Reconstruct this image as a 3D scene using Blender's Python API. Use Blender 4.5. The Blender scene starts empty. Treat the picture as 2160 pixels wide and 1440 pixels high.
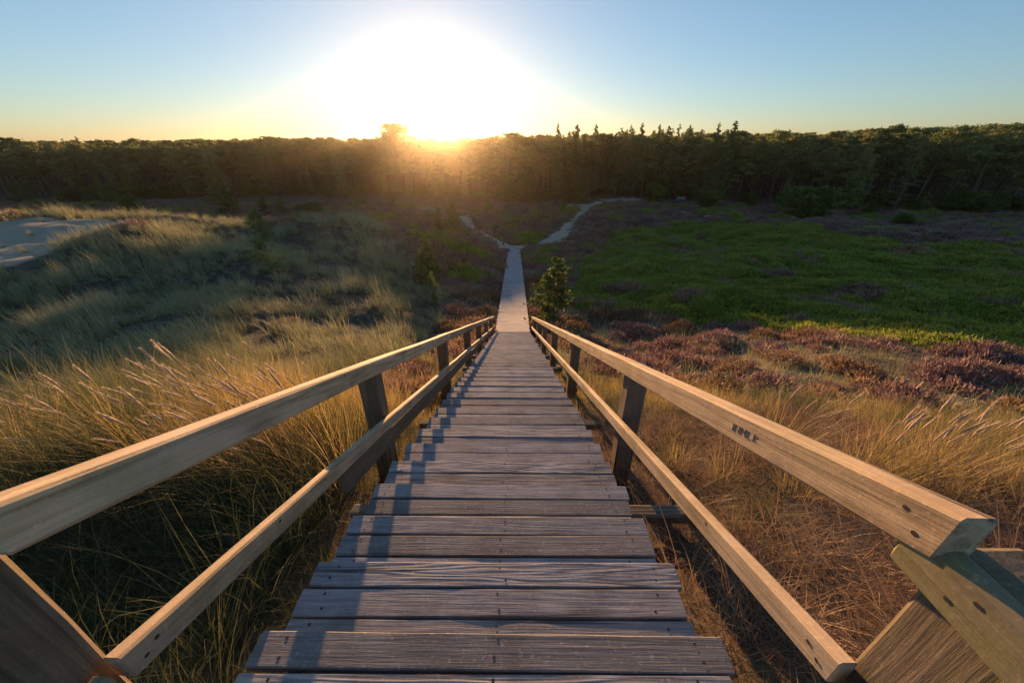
import bpy, bmesh, math, random
import numpy as np
from mathutils import Matrix, Vector
random.seed(7); RNG = np.random.default_rng(11)
S = bpy.context.scene
COL = S.collection
# ------------------------------------------------------------------ camera
F, HY = 790.0, 300.0                       # focal length and horizon of the photograph, in its pixels
TH = math.atan((720-HY)/F); CT, ST = math.cos(TH), math.sin(TH)
cd = bpy.data.cameras.new("camera"); cam = bpy.data.objects.new("camera", cd); COL.objects.link(cam)
cam.location = (0, 0, 0); cam.rotation_euler = (math.pi/2-TH, 0, 0)
cd.sensor_width = 36; cd.lens = F/2160*36; cd.clip_start = .05; cd.clip_end = 8000
S.camera = cam
# ------------------------------------------------------------------ sky, sun, exposure
SUN_AZ, SUN_EL = math.radians(-10.3), math.radians(4.05)
w = bpy.data.worlds.new("World"); S.world = w; w.use_nodes = True
nt = w.node_tree; nt.nodes.clear()
sky = nt.nodes.new("ShaderNodeTexSky"); sky.sky_type = 'NISHITA'; sky.sun_disc = False
sky.sun_elevation = SUN_EL; sky.sun_rotation = SUN_AZ
sky.air_density = .92; sky.dust_density = .38; sky.ozone_density = 3.3; sky.altitude = 20
bg = nt.nodes.new("ShaderNodeBackground"); bg.inputs[1].default_value = .15
out = nt.nodes.new("ShaderNodeOutputWorld")
gam = nt.nodes.new('ShaderNodeGamma'); gam.inputs[1].default_value = .72; nt.links.new(sky.outputs[0], gam.inputs[0]); nt.links.new(gam.outputs[0], bg.inputs[0]); nt.links.new(bg.outputs[0], out.inputs[0])
sl = bpy.data.lights.new("sun", 'SUN'); sl.energy = 5.0; sl.angle = math.radians(.6); sl.color = (1, .55, .24)
so = bpy.data.objects.new("sun", sl); COL.objects.link(so)
sd = Vector((math.sin(SUN_AZ)*math.cos(SUN_EL), math.cos(SUN_AZ)*math.cos(SUN_EL), math.sin(SUN_EL)))
so.rotation_euler = sd.to_track_quat('Z', 'Y').to_euler(); so.location = (0, 0, 30)
S.view_settings.view_transform = 'Standard'; S.view_settings.look = 'None'
S.view_settings.exposure = 1.1; S.view_settings.gamma = 1
S.render.engine = 'CYCLES'
S.cycles.max_bounces = 5; S.cycles.diffuse_bounces = 3; S.cycles.glossy_bounces = 2
S.cycles.transmission_bounces = 3; S.cycles.transparent_max_bounces = 4; S.cycles.volume_bounces = 0
# ------------------------------------------------------------------ helpers
def at(px, py, D):
    u = (px-1080)/F; v = (py-720)/F
    return np.array((u*D, D*(CT-v*ST), -D*(ST+v*CT)))
def hash2(ix, iy, s):
    n = (ix.astype(np.int64)*374761393 + iy.astype(np.int64)*668265263 + s*1442695041) & 0x7fffffff
    n = ((n ^ (n >> 13))*1274126177) & 0x7fffffff
    n = n ^ (n >> 16)
    return (n & 0xffff)/65535.0
def vnoise(x, y, s=0):
    x = np.asarray(x, float); y = np.asarray(y, float)
    ix = np.floor(x); iy = np.floor(y); fx = x-ix; fy = y-iy
    fx = fx*fx*(3-2*fx); fy = fy*fy*(3-2*fy)
    a = hash2(ix, iy, s); b = hash2(ix+1, iy, s); c = hash2(ix, iy+1, s); d = hash2(ix+1, iy+1, s)
    return a*(1-fx)*(1-fy)+b*fx*(1-fy)+c*(1-fx)*fy+d*fx*fy
def fbm(x, y, s=0, o=3):
    r = 0; a = .5
    for i in range(o):
        r = r+a*vnoise(x*2**i, y*2**i, s+i*17); a *= .5
    return r/(1-.5**o)
def tag(o, label=None, cat=None, group=None, kind=None):
    if label: o['label'] = label
    if cat: o['category'] = cat
    if group: o['group'] = group
    if kind: o['kind'] = kind
    return o
def empty(name, loc, rz=0):
    o = bpy.data.objects.new(name, None); COL.objects.link(o); o.location = loc; o.rotation_euler = (0, 0, rz)
    o.empty_display_size = .2
    return o
def mesh_np(name, V, Fc, mats, smooth=False, mi=None, attrs=None):
    """V (n,3); Fc list of arrays (m,k)"""
    me = bpy.data.meshes.new(name)
    V = np.asarray(V, np.float32); me.vertices.add(len(V)); me.vertices.foreach_set("co", V.ravel())
    loops = np.concatenate([np.asarray(f).ravel() for f in Fc]).astype(np.int32)
    sizes = np.concatenate([np.full(len(f), np.asarray(f).shape[1]) for f in Fc]).astype(np.int32)
    starts = np.concatenate(([0], np.cumsum(sizes)[:-1])).astype(np.int32)
    me.loops.add(len(loops)); me.loops.foreach_set("vertex_index", loops)
    me.polygons.add(len(sizes)); me.polygons.foreach_set("loop_start", starts)
    try: me.polygons.foreach_set("loop_total", sizes)
    except Exception: pass
    for m in (mats if isinstance(mats, (list, tuple)) else [mats]): me.materials.append(m)
    if mi is not None: me.polygons.foreach_set("material_index", np.asarray(mi, np.int32))
    me.update(calc_edges=True)
    if smooth: me.polygons.foreach_set("use_smooth", np.ones(len(sizes), bool))
    for k, a in (attrs or {}).items():
        t = me.attributes.new(k, 'FLOAT', 'POINT'); t.data.foreach_set("value", np.asarray(a, np.float32))
    return me
def link(name, me, parent=None, M=None, loc=None):
    o = bpy.data.objects.new(name, me); COL.objects.link(o)
    if parent: o.parent = parent
    if M is not None: o.matrix_basis = M
    if loc is not None: o.location = loc
    return o
# ------------------------------------------------------------------ materials
class NT:
    def __init__(s, name):
        s.m = bpy.data.materials.new(name); s.m.use_nodes = True; s.t = s.m.node_tree; s.t.nodes.clear()
        s.out = s.n('OutputMaterial')
    def n(s, typ, **k):
        x = s.t.nodes.new('ShaderNode'+typ)
        for a, b in k.items(): setattr(x, a, b)
        return x
    def l(s, a, b): s.t.links.new(a, b)
    def set(s, sock, v):
        if isinstance(v, bpy.types.NodeSocket): s.l(v, sock)
        else: sock.default_value = v
    def math(s, op, a, b=0.0, c=0.0):
        x = s.n('Math', operation=op); s.set(x.inputs[0], a); s.set(x.inputs[1], b); s.set(x.inputs[2], c); return x.outputs[0]
    def mix(s, f, a, b, mode='MIX'):
        x = s.n('Mix', data_type='RGBA', blend_type=mode); s.set(x.inputs[0], f)
        for i, v in ((6, a), (7, b)):
            if isinstance(v, tuple): v = (*v, 1)
            s.set(x.inputs[i], v)
        return x.outputs[2]
    def noise(s, vec, scale, detail=4, rough=.55, dist=0):
        x = s.n('TexNoise'); s.l(vec, x.inputs['Vector']); x.inputs['Scale'].default_value = scale
        x.inputs['Detail'].default_value = detail; x.inputs['Roughness'].default_value = rough
        x.inputs['Distortion'].default_value = dist; return x.outputs[0]
    def ramp(s, f, stops, interp='LINEAR'):
        x = s.n('ValToRGB'); s.l(f, x.inputs[0]); e = x.color_ramp.elements; x.color_ramp.interpolation = interp
        while len(e) < len(stops): e.new(.5)
        for i, (p, c) in enumerate(stops):
            e[i].position = p; e[i].color = (*c, 1) if isinstance(c, tuple) else (c, c, c, 1)
        return x.outputs[0]
    def mapr(s, v, a, b, c=0, d=1):
        x = s.n('MapRange'); s.l(v, x.inputs[0])
        for i, q in enumerate((a, b, c, d)): x.inputs[i+1].default_value = q
        return x.outputs[0]
def wood(name, c1, c2, c3, green=.0, bump=.35, stain=.4, grain=1.0, rough=.75, RW=.22, CR=.6, GREY=.0, GC=(.15, .16, .045)):
    """weathered softwood: cathedral grain along local X, knots, lichen bloom"""
    m = NT(name); tc = m.n('TexCoord').outputs['Object']; oi = m.n('ObjectInfo')
    off = m.n('Combine' + 'XYZ'); r = oi.outputs['Random']
    m.l(m.math('MULTIPLY', r, 37.0), off.inputs[0]); m.l(m.math('MULTIPLY', r, 91.0), off.inputs[1]); m.l(m.math('MULTIPLY', r, 53.0), off.inputs[2])
    ad = m.n('VectorMath', operation='ADD'); m.l(tc, ad.inputs[0]); m.l(off.outputs[0], ad.inputs[1]); P = ad.outputs[0]
    mp = m.n('Mapping'); m.l(P, mp.inputs[0]); mp.inputs['Scale'].default_value = (.7, 12, 12)
    warp = m.noise(mp.outputs[0], .9, 3, .5)
    mp2 = m.n('Mapping'); m.l(P, mp2.inputs[0]); mp2.inputs['Scale'].default_value = (2.4, 85, 85)
    fine = m.noise(mp2.outputs[0], 1.6, 6, .7)
    # rings
    ring = m.math('SINE', m.math('MULTIPLY', warp, m.mapr(m.math('FRACT', m.math('MULTIPLY', r, 7.31)), 0, 1, 28*grain, 85*grain)))
    ring = m.mapr(ring, -1, 1)
    # knots
    mk = m.n('Mapping'); m.l(P, mk.inputs[0]); mk.inputs['Scale'].default_value = (1.6, 9, 9)
    vo = m.n('TexVoronoi'); m.l(mk.outputs[0], vo.inputs['Vector']); vo.inputs['Scale'].default_value = 1.0
    knot = m.mapr(vo.outputs['Distance'], .05, .20, 1, 0)
    rw = m.mapr(m.math('FRACT', m.math('MULTIPLY', r, 3.77)), 0, 1, RW*.35, RW*1.7)
    g = m.math('ADD', m.math('MULTIPLY', ring, rw), m.math('MULTIPLY', fine, m.math('SUBTRACT', 1.08, rw)))
    col = m.ramp(g, [(.2, c1), (.5, c2), (.85, c3)])
    patch = m.noise(P, 3.5, 5, .6)
    pr = m.ramp(r, [(0, (.68, .66, .62)), (.2, (1.1, 1.12, 1.16)), (.4, (.86, .8, .74)), (.6, (1.0, 1.0, 1.05)), (.8, (1.15, 1.08, 1.0)), (1, (.8, .82, .9))])
    col = m.mix(1.0, col, pr, 'MULTIPLY')
    col = m.mix(m.math('MULTIPLY', m.mapr(patch, .45, .68), stain), col, tuple(x*.55 for x in c1))
    col = m.mix(m.math('MULTIPLY', knot, .55), col, tuple(x*.6 for x in c1))
    sp = m.noise(P, 60, 3, .7)
    col = m.mix(m.math('MULTIPLY', m.mapr(sp, .58, .7), .35), col, tuple(min(1, x*1.35) for x in c3))
    mc = m.n('Mapping'); m.l(P, mc.inputs[0]); mc.inputs['Scale'].default_value = (.9, 46, 46)
    crack = m.mapr(m.noise(mc.outputs[0], 1.0, 3, .5), .63, .70)
    col = m.mix(m.math('MULTIPLY', crack, CR), col, tuple(x*.3 for x in c1))
    gry = m.mapr(m.noise(P, 1.1, 4, .6), .38, .62)
    col = m.mix(m.math('MULTIPLY', gry, GREY), col, tuple((x+y)/2*.95 for x, y in zip(c2, (.27, .26, .27))))
    if green:
        gm = m.math('MULTIPLY', m.mapr(m.noise(P, 1.9, 5, .65), .48, .66), green)
        col = m.mix(gm, col, GC)
    b = m.n('BsdfPrincipled'); m.l(col, b.inputs['Base Color']); b.inputs['Roughness'].default_value = rough
    b.inputs['Specular IOR Level'].default_value = .35
    bm = m.n('Bump'); bm.inputs['Strength'].default_value = bump; bm.inputs['Distance'].default_value = .006
    m.l(m.math('ADD', g, m.math('MULTIPLY', sp, .25)), bm.inputs['Height']); m.l(bm.outputs[0], b.inputs['Normal'])
    m.l(b.outputs[0], m.out.inputs[0]); return m.m
M_PLANK = wood('weathered_plank', (.14, .132, .138), (.31, .295, .31), (.50, .48, .49), green=.0, bump=.5, stain=.55, grain=1.0, RW=.24, CR=.75)
M_RAIL = wood('rail_timber', (.20, .135, .078), (.52, .375, .225), (.72, .55, .36), green=.3, bump=.55, stain=.45, grain=.6, RW=.2, CR=.85, GREY=.35)
M_MOSSY = wood('mossy_rail_timber', (.13, .10, .06), (.27, .22, .13), (.42, .36, .24), green=.8, bump=.5, stain=.4, grain=.6, RW=.15, CR=.8, GREY=.3, GC=(.19, .18, .04))
M_POST = wood('post_timber', (.08, .06, .045), (.165, .122, .088), (.27, .205, .15), green=.35, bump=.5, stain=.3, grain=.7)
def plain(name, c, rough=.7, metal=0):
    m = NT(name); b = m.n('BsdfPrincipled'); tc = m.n('TexCoord').outputs['Object']
    n = m.noise(tc, 30, 3); col = m.mix(n, tuple(x*.7 for x in c), tuple(min(1, x*1.25) for x in c))
    m.l(col, b.inputs['Base Color']); b.inputs['Roughness'].default_value = rough; b.inputs['Metallic'].default_value = metal
    m.l(b.outputs[0], m.out.inputs[0]); return m.m
M_NAIL = plain('rusty_nail', (.035, .028, .025), .6)
M_CARVE = plain('dark_carved_groove', (.17, .105, .055), .9)
def foliage(name, cols, trans=.4, tipcol=None, rough=.6, scale=.25, OR=.25):
    m = NT(name); geo = m.n('NewGeometry'); oi = m.n('ObjectInfo')
    at_ = m.n('Attribute', attribute_name='rnd'); ah = m.n('Attribute', attribute_name='hgt')
    big = m.noise(geo.outputs['Position'], scale, 3)
    f = m.math('ADD', m.math('MULTIPLY', at_.outputs['Fac'], .45), m.math('MULTIPLY', oi.outputs['Random'], OR))
    f = m.math('ADD', f, m.math('MULTIPLY', m.mapr(big, .3, .7), .3))
    col = m.ramp(f, [(i/(len(cols)-1)*.8+.1, c) for i, c in enumerate(cols)])
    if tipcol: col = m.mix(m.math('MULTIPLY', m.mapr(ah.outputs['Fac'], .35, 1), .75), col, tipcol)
    d = m.n('BsdfPrincipled'); m.l(col, d.inputs['Base Color']); d.inputs['Roughness'].default_value = rough
    d.inputs['Specular IOR Level'].default_value = .25
    t = m.n('BsdfTranslucent'); m.l(col, t.inputs[0]); mx = m.n('MixShader'); mx.inputs[0].default_value = trans
    m.l(d.outputs[0], mx.inputs[1]); m.l(t.outputs[0], mx.inputs[2]); m.l(mx.outputs[0], m.out.inputs[0]); return m.m
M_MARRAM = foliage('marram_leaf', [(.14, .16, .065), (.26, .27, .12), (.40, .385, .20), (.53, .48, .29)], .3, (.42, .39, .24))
M_MARRAM_SHADE = foliage('marram_shade_leaf', [(.09, .11, .045), (.17, .19, .08), (.27, .27, .13), (.38, .34, .18)], .3, (.36, .32, .17))  # darker, greener marram copy; shade on the near tufts is put into its colour
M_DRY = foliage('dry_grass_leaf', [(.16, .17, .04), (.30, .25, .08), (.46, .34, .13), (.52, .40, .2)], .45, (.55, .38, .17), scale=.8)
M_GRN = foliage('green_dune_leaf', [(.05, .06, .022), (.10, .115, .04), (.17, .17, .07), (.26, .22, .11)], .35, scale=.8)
M_STRAW = foliage('matted_straw', [(.10, .055, .035), (.22, .13, .08), (.36, .23, .14), (.48, .35, .22)], .3, scale=1.6)
M_SEED = foliage('grass_seed_head', [(.55, .42, .29), (.74, .60, .44)], .45)
M_PURPLE = foliage('heather_bloom', [(.11, .065, .062), (.21, .118, .13), (.31, .18, .195), (.18, .15, .085)], .25)
M_RUST = foliage('heather_rust', [(.09, .06, .03), (.20, .12, .06), (.30, .18, .10), (.17, .14, .07)], .3)
M_BROWN = foliage('heather_brown', [(.13, .08, .05), (.29, .18, .12), (.46, .30, .21), (.30, .26, .10)], .3)
M_CROW = foliage('crowberry_green', [(.07, .10, .016), (.18, .235, .03), (.31, .36, .05), (.38, .33, .10)], .4)
M_LICH = foliage('reindeer_lichen', [(.2, .19, .15), (.33, .32, .26), (.42, .41, .35)], .1)
M_PINE = foliage('pine_needles', [(.035, .055, .014), (.085, .12, .032), (.17, .215, .06), (.26, .28, .08)], .4, OR=.6)
M_PINE3 = foliage('pine_needles_olive', [(.045, .055, .018), (.11, .125, .035), (.20, .21, .06), (.30, .27, .09)], .4, OR=.6)
M_PINE2 = foliage('pine_needles_fresh', [(.045, .07, .016), (.09, .125, .028), (.14, .18, .04), (.18, .20, .06)], .3)
M_YP = foliage('young_pine_needles', [(.08, .13, .035), (.14, .21, .06), (.21, .28, .09)], .4)
M_BUSH = foliage('bush_leaves', [(.035, .06, .012), (.09, .14, .026), (.16, .23, .045)], .4)
M_TWIG = plain('dead_twigs', (.08, .06, .05), .9)
def bark():
    m = NT('pine_bark'); tc = m.n('TexCoord').outputs['Object']; mp = m.n('Mapping'); m.l(tc, mp.inputs[0]); mp.inputs['Scale'].default_value = (6, 6, 1.2)
    n = m.noise(mp.outputs[0], 2, 5, .7); col = m.ramp(n, [(.3, (.05, .04, .033)), (.6, (.13, .1, .08)), (.8, (.2, .155, .13))])
    b = m.n('BsdfPrincipled'); m.l(col, b.inputs['Base Color']); b.inputs['Roughness'].default_value = .9; m.l(b.outputs[0], m.out.inputs[0]); return m.m
M_BARK = bark()
# ------------------------------------------------------------------ the stair and walkway line
YAW = .0077; CX0 = -.09
def cx(Y): return CX0+YAW*Y
RUN, RISE, Y0, Z0, NT_ = .3385, .1415, .681, -1.52, 43
YE = Y0+RUN*NT_; ZE = Z0-RISE*NT_
WALK = [(YE, ZE), (18.4, -8.15), (26.8, -9.42), (36.4, -10.8), (52.6, -13.25), (60, -13.4), (5000, -13.4)]
DZ0 = Z0+RISE
def deck(Y):
    Y = np.asarray(Y, float)
    k = (Y-Y0)/RUN
    z = np.where(Y < Y0-RUN, DZ0, Z0-RISE*k)
    return np.where(Y > YE, np.interp(Y, [a for a, b in WALK], [b for a, b in WALK]), z)
# ------------------------------------------------------------------ terrain
ctrl = []
for Y in (-6, -3, -1): 
    for X in (-6, -2.5, 0, 2.5, 7): ctrl.append((X, Y, -1.75 if Y > -5 else -1.3))
for Y in (.5, 1.5, 2.8, 4.2, 6, 8, 10.5, 13.5, 17, 21, 26, 32, 39, 46, 53, 60, 68):
    dz = .45 if Y < 14 else .3
    for X in (-1.3, 1.3): ctrl.append((cx(Y)+X, Y, float(deck(Y))-dz+(.1 if Y > 53 else 0)))
def c3(px, py, D): ctrl.append(tuple(at(px, py, D)))
for a in [(0,900,6.5),(0,800,10.5),(0,700,14),(0,600,17),(0,548,19),(60,520,22),(100,480,27.5),(150,458,31),(0,463,31.5),
          (-250,560,20),(-250,470,33),(-300,900,8),(290,480,24),(300,460,29.5),(400,483,28),(500,500,26.5),(560,506,28),(650,468,35),(740,458,38),(850,480,37),
          (400,600,18.5),(400,700,13.5),(250,520,21.5),(250,650,15.5),(150,600,17.5),(600,600,19),(600,700,13.5),(600,800,8),(780,560,25),
          (780,640,17.5),(900,600,25),(600,520,26.5),(450,540,22.5),
          (2160,905,5),(1800,880,4.6),(1500,900,3.9),(2160,850,8),(1800,800,8.6),(2160,760,11),(2160,600,24),(1700,600,26),(1300,600,27.5),(2160,500,42),(2400,500,42),(1750,472,50),(2450,600,25),(2450,850,9),
          (1600,700,16.5),(2000,680,18),(1300,700,16)]: c3(*a)
ctrl += [(-1.3,.6,-2.45),(-1.9,1.2,-2.75),(-2.4,1.7,-2.8),(-2.9,2.7,-2.5),(-1.9,2.6,-2.4),(-3.8,2.6,-2.6),(-3.6,1.2,-2.8)]
ctrl += [(-32,42,-9.5),(-20,43,-9.8),(-50,48,-10.5),(-70,46,-9.5),(-15,47,-11.3),(-32,58,-12.5),(-80,66,-12.6),(-24,55,-12.4),(46,60,-12),(75,60,-11.8),(25,58,-13.1),
         (15,44,-11.6),(9,30,-9.9),(-70,25,-4.5),(45,8,-5.5)]
for X in (-130, -90, -50, -20, 0, 20, 50, 90, 130): ctrl += [(X, 75, -13.3), (X, 95, -13.4), (X, 150, -13.4)]
for a in range(0, 360, 30): ctrl += [(400*math.cos(math.radians(a)), 400*math.sin(math.radians(a)), -14), (1400*math.cos(math.radians(a)), 1400*math.sin(math.radians(a)), -15)]
ctrl = np.array(ctrl); CP = ctrl[:, :2]
d = np.sqrt(((CP[:, None]-CP[None])**2).sum(2)+.4)
n = len(CP); A = np.zeros((n+1, n+1)); A[:n, :n] = -d-np.eye(n)*-.15; A[:n, n] = 1; A[n, :n] = 1
W_ = np.linalg.solve(A, np.append(ctrl[:, 2], 0))
def hgt(X, Y):
    X = np.atleast_1d(np.asarray(X, float)); Y = np.atleast_1d(np.asarray(Y, float)); sh = X.shape; X = X.ravel(); Y = Y.ravel()
    Z = np.empty(len(X))
    for i in range(0, len(X), 20000):
        x = X[i:i+20000]; y = Y[i:i+20000]
        dd = np.sqrt((x[:, None]-CP[None, :, 0])**2+(y[:, None]-CP[None, :, 1])**2+.4)
        Z[i:i+20000] = -dd@W_[:n]+W_[n]
    off = np.abs(X-cx(Y)); away = np.clip((off-1.2)/3, 0, 1)
    far = np.clip(Y/12, .25, 1)
    Z += away*far*((fbm(X/5.5, Y/5.5, 3)-.5)*(1.3+.2*np.clip((Y-14)/10, 0, 1)*(X > 2))+(fbm(X/1.7, Y/1.7, 9, 2)-.5)*.42)*np.clip((170-Y)/60, 0, 1)
    lim = deck(Y)-.36
    near = (Y < 53.8) & (off < 2.2)
    t = np.clip((off-.95)/1.2, 0, 1)
    Z = np.where(near, np.minimum(Z, lim+t*1.2), Z)
    # no hollow deeper than .8 below the planks right beside them
    Z = np.where(near, np.maximum(Z, deck(Y)-.75-t*2), Z)
    return Z.reshape(sh)
def hit(px, py, zoff=0):
    D = np.geomspace(1.2, 400, 1500); u = (px-1080)/F; v = (py-720)/F
    X = u*D; Y = D*(CT-v*ST); Z = -D*(ST+v*CT)
    b = np.nonzero(Z < hgt(X, Y)+zoff)[0]
    i = b[0] if len(b) else 900
    return X[i], Y[i], float(hgt(X[i], Y[i])[0]), D[i]
def poly(pts): return np.array([hit(*p)[:2] for p in pts])
def inpoly(P, X, Y, wob=1.0, s=5):
    X = X+(fbm(X/3, Y/3, s)-.5)*wob*3; Y = Y+(fbm(X/3, Y/3, s+40)-.5)*wob*3
    c = np.zeros(X.shape, bool); j = len(P)-1
    for i in range(len(P)):
        xi, yi = P[i]; xj, yj = P[j]
        k = ((yi > Y) != (yj > Y)) & (X < (xj-xi)*(Y-yi)/((yj-yi) if yj != yi else 1e-9)+xi)
        c ^= k; j = i
    return c
def nearline(P, X, Y, w, grow=.85):
    r = np.zeros(X.shape, bool); Xn = X+(fbm(X/1.2, Y/1.2, 71)-.5)*1.9; Yn = Y+(fbm(X/1.2, Y/1.2, 75)-.5)*1.9
    for (a, b, wa, wb) in zip(P[:-1], P[1:], w[:-1], w[1:]):
        v = b-a; t = np.clip(((Xn-a[0])*v[0]+(Yn-a[1])*v[1])/max(1e-6, v@v), 0, 1)
        dd = np.hypot(Xn-a[0]-t*v[0], Yn-a[1]-t*v[1]); r |= dd < (wa+(wb-wa)*t)/2*grow
    return r
P_SAND = np.array([at(*q)[:2] for q in [(-350,620,17),(-40,580,17.8),(60,560,18.8),(140,522,21.2),(285,490,24),(285,462,27),(190,457,28.6),(80,459,28.8),(0,468,27.6),(-60,470,27),(-350,500,24)]])
P_GREEN = poly([(1190,640),(1230,560),(1300,500),(1420,478),(1600,476),(1740,492),(1900,520),(2200,520),(2500,540),(2500,800),(2160,780),(1950,740),(1750,712),(1560,690),(1380,668)])
P_GREEN2 = poly([(940,575),(960,565),(1030,568),(1040,590),(1000,600),(950,598)])
P_DUNE = poly([(-400,1000),(-400,600),(0,560),(120,520),(290,485),(420,480),(540,497),(620,472),(690,450),(760,450),(850,500),(860,560),(930,620),(930,700),(860,780),(650,830),(420,850),(100,880)])
P_CREST = np.array([at(*q)[:2] for q in [(-350,480,27),(0,466,28),(190,456,28.8),(290,463,27),(290,484,24),(540,500,26.4),(560,470,34),(300,430,33),(100,430,35),(-350,430,36)]])
P_PATHS = [(poly([(1060,521),(1110,521),(1150,516),(1180,497),(1203,470)]), [2.2,2.4,2.6,3.4,1.5]),
           (poly([(1203,470),(1222,450),(1238,434),(1290,426),(1345,420)]), [1.4,1.3,3,4,3.5]),
           (poly([(1075,521),(1040,505),(1010,490),(988,472),(976,458)]), [1.6,1.3,1.6,2.0,3.0]),
           (poly([(940,447),(905,440),(880,438)]), [2.5,3,2.5]),
           (poly([(990,438),(1080,438),(1180,438),(1240,434)]), [1,.9,1.5,3]),
           (poly([(1290,422),(1330,418)]), [8,4]),
           (poly([(1130,520),(1180,512),(1240,504)]), [1,.9,.3]),
           (poly([(1428,421),(1465,421)]), [1.6,1.6]), (poly([(1480,421),(1620,424)]), [1,1.2]),
           (poly([(1440,446),(1490,456),(1530,462),(1600,461)]), [1,1.6,1.6,1.2]),
           (poly([(2030,438),(2070,437)]), [2,2]), (poly([(1880,478),(1960,482)]), [1.5,1])]
P_GOLD = np.array([(.3, 9.5)]+[hit(*q)[:2] for q in [(1130,752),(1230,800),(1400,838),(1700,852),(2000,880),(2160,902),(2600,960)]]+[(9, -3), (.3, -3)])
P_RIDGE = poly([(1735,470),(1790,452),(1870,448),(1960,470),(2100,478),(2300,480),(2300,515),(2100,512),(1950,505),(1800,490)])
def region(X, Y):
    sand = inpoly(P_SAND, X, Y, .4, 31)
    for P, ww in P_PATHS: sand |= nearline(P, X, Y, ww)
    green = (inpoly(P_GREEN, X, Y, 1.6, 51) | inpoly(P_GREEN2, X, Y, .6, 53)) & ~sand
    dune = (inpoly(P_DUNE, X, Y, .7, 61) | inpoly(P_CREST, X, Y, .3, 63)) & ~sand
    return sand, green, dune
# ground sheet
def axis(parts):
    r = []
    for a, b, s in parts: r += list(np.arange(a, b, s))
    return np.array(r)
xp = np.concatenate([axis([(0, 6, .2), (6, 30, .4), (30, 70, .7), (70, 140, 1.6), (140, 300, 8), (300, 1000, 60), (1000, 1501, 125)])])
xs = np.concatenate([-xp[:0:-1], xp])
ys = axis([(-1000, -100, 150), (-100, -8, 10), (-8, 0, .5), (0, 12, .2), (12, 50, .32), (50, 100, .45), (100, 160, 2), (160, 400, 12), (400, 1000, 60), (1000, 1501, 125)])
GX, GY = np.meshgrid(xs, ys)
GZ = hgt(GX, GY)
sand, green, dune = region(GX, GY)
nx, ny = len(xs), len(ys); idx = np.arange(nx*ny).reshape(ny, nx)
Fq = np.stack([idx[:-1, :-1].ravel(), idx[:-1, 1:].ravel(), idx[1:, 1:].ravel(), idx[1:, :-1].ravel()], 1)
nearm = ((GY < 9) & ((GX < 0) | inpoly(P_GOLD, GX, GY, .35, 81))).astype(float)
def ground_mat():
    m = NT('heath_ground'); geo = m.n('NewGeometry').outputs['Position']
    A_ = lambda k: m.n('Attribute', attribute_name=k).outputs['Fac']
    n1 = m.noise(geo, .35, 5, .6); n2 = m.noise(geo, 3.2, 6, .65); n3 = m.noise(geo, 22, 4, .7)
    heath = m.ramp(m.math('ADD', m.math('MULTIPLY', n2, .7), m.math('MULTIPLY', n3, .3)), [(.3, (.05, .035, .028)), (.48, (.12, .08, .062)), (.6, (.2, .14, .11)), (.72, (.32, .28, .21))])
    heath = m.mix(m.mapr(n1, .45, .62), heath, (.13, .11, .05))
    grn = m.ramp(n2, [(.3, (.02, .035, .008)), (.6, (.045, .075, .014)), (.8, (.08, .1, .03))])
    dn = m.ramp(n2, [(.3, (.03, .026, .02)), (.5, (.07, .062, .045)), (.7, (.16, .145, .11))])
    sd_ = m.ramp(m.math('ADD', m.math('MULTIPLY', n1, .5), m.math('MULTIPLY', n3, .5)), [(.3, (.30, .255, .19)), (.7, (.44, .375, .28))])
    nr = m.ramp(n3, [(.3, (.05, .035, .022)), (.6, (.12, .085, .05)), (.8, (.22, .16, .1))])
    c = m.mix(A_('green'), heath, grn); c = m.mix(A_('dune'), c, dn); c = m.mix(A_('near'), c, nr); c = m.mix(A_('sand'), c, sd_)
    b = m.n('BsdfPrincipled'); m.l(c, b.inputs['Base Color']); b.inputs['Roughness'].default_value = .95; b.inputs['Specular IOR Level'].default_value = .1
    bp = m.n('Bump'); bp.inputs['Strength'].default_value = .6; bp.inputs['Distance'].default_value = .08
    m.l(m.math('ADD', n2, m.math('MULTIPLY', n3, .4)), bp.inputs['Height']); m.l(bp.outputs[0], b.inputs['Normal'])
    m.l(b.outputs[0], m.out.inputs[0]); return m.m
gm = mesh_np('ground', np.stack([GX.ravel(), GY.ravel(), GZ.ravel()], 1), [Fq], ground_mat(), True,
             attrs={'sand': sand.ravel(), 'green': green.ravel(), 'dune': dune.ravel(), 'near': nearm.ravel()})
tag(link('ground', gm), kind='structure')
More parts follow.
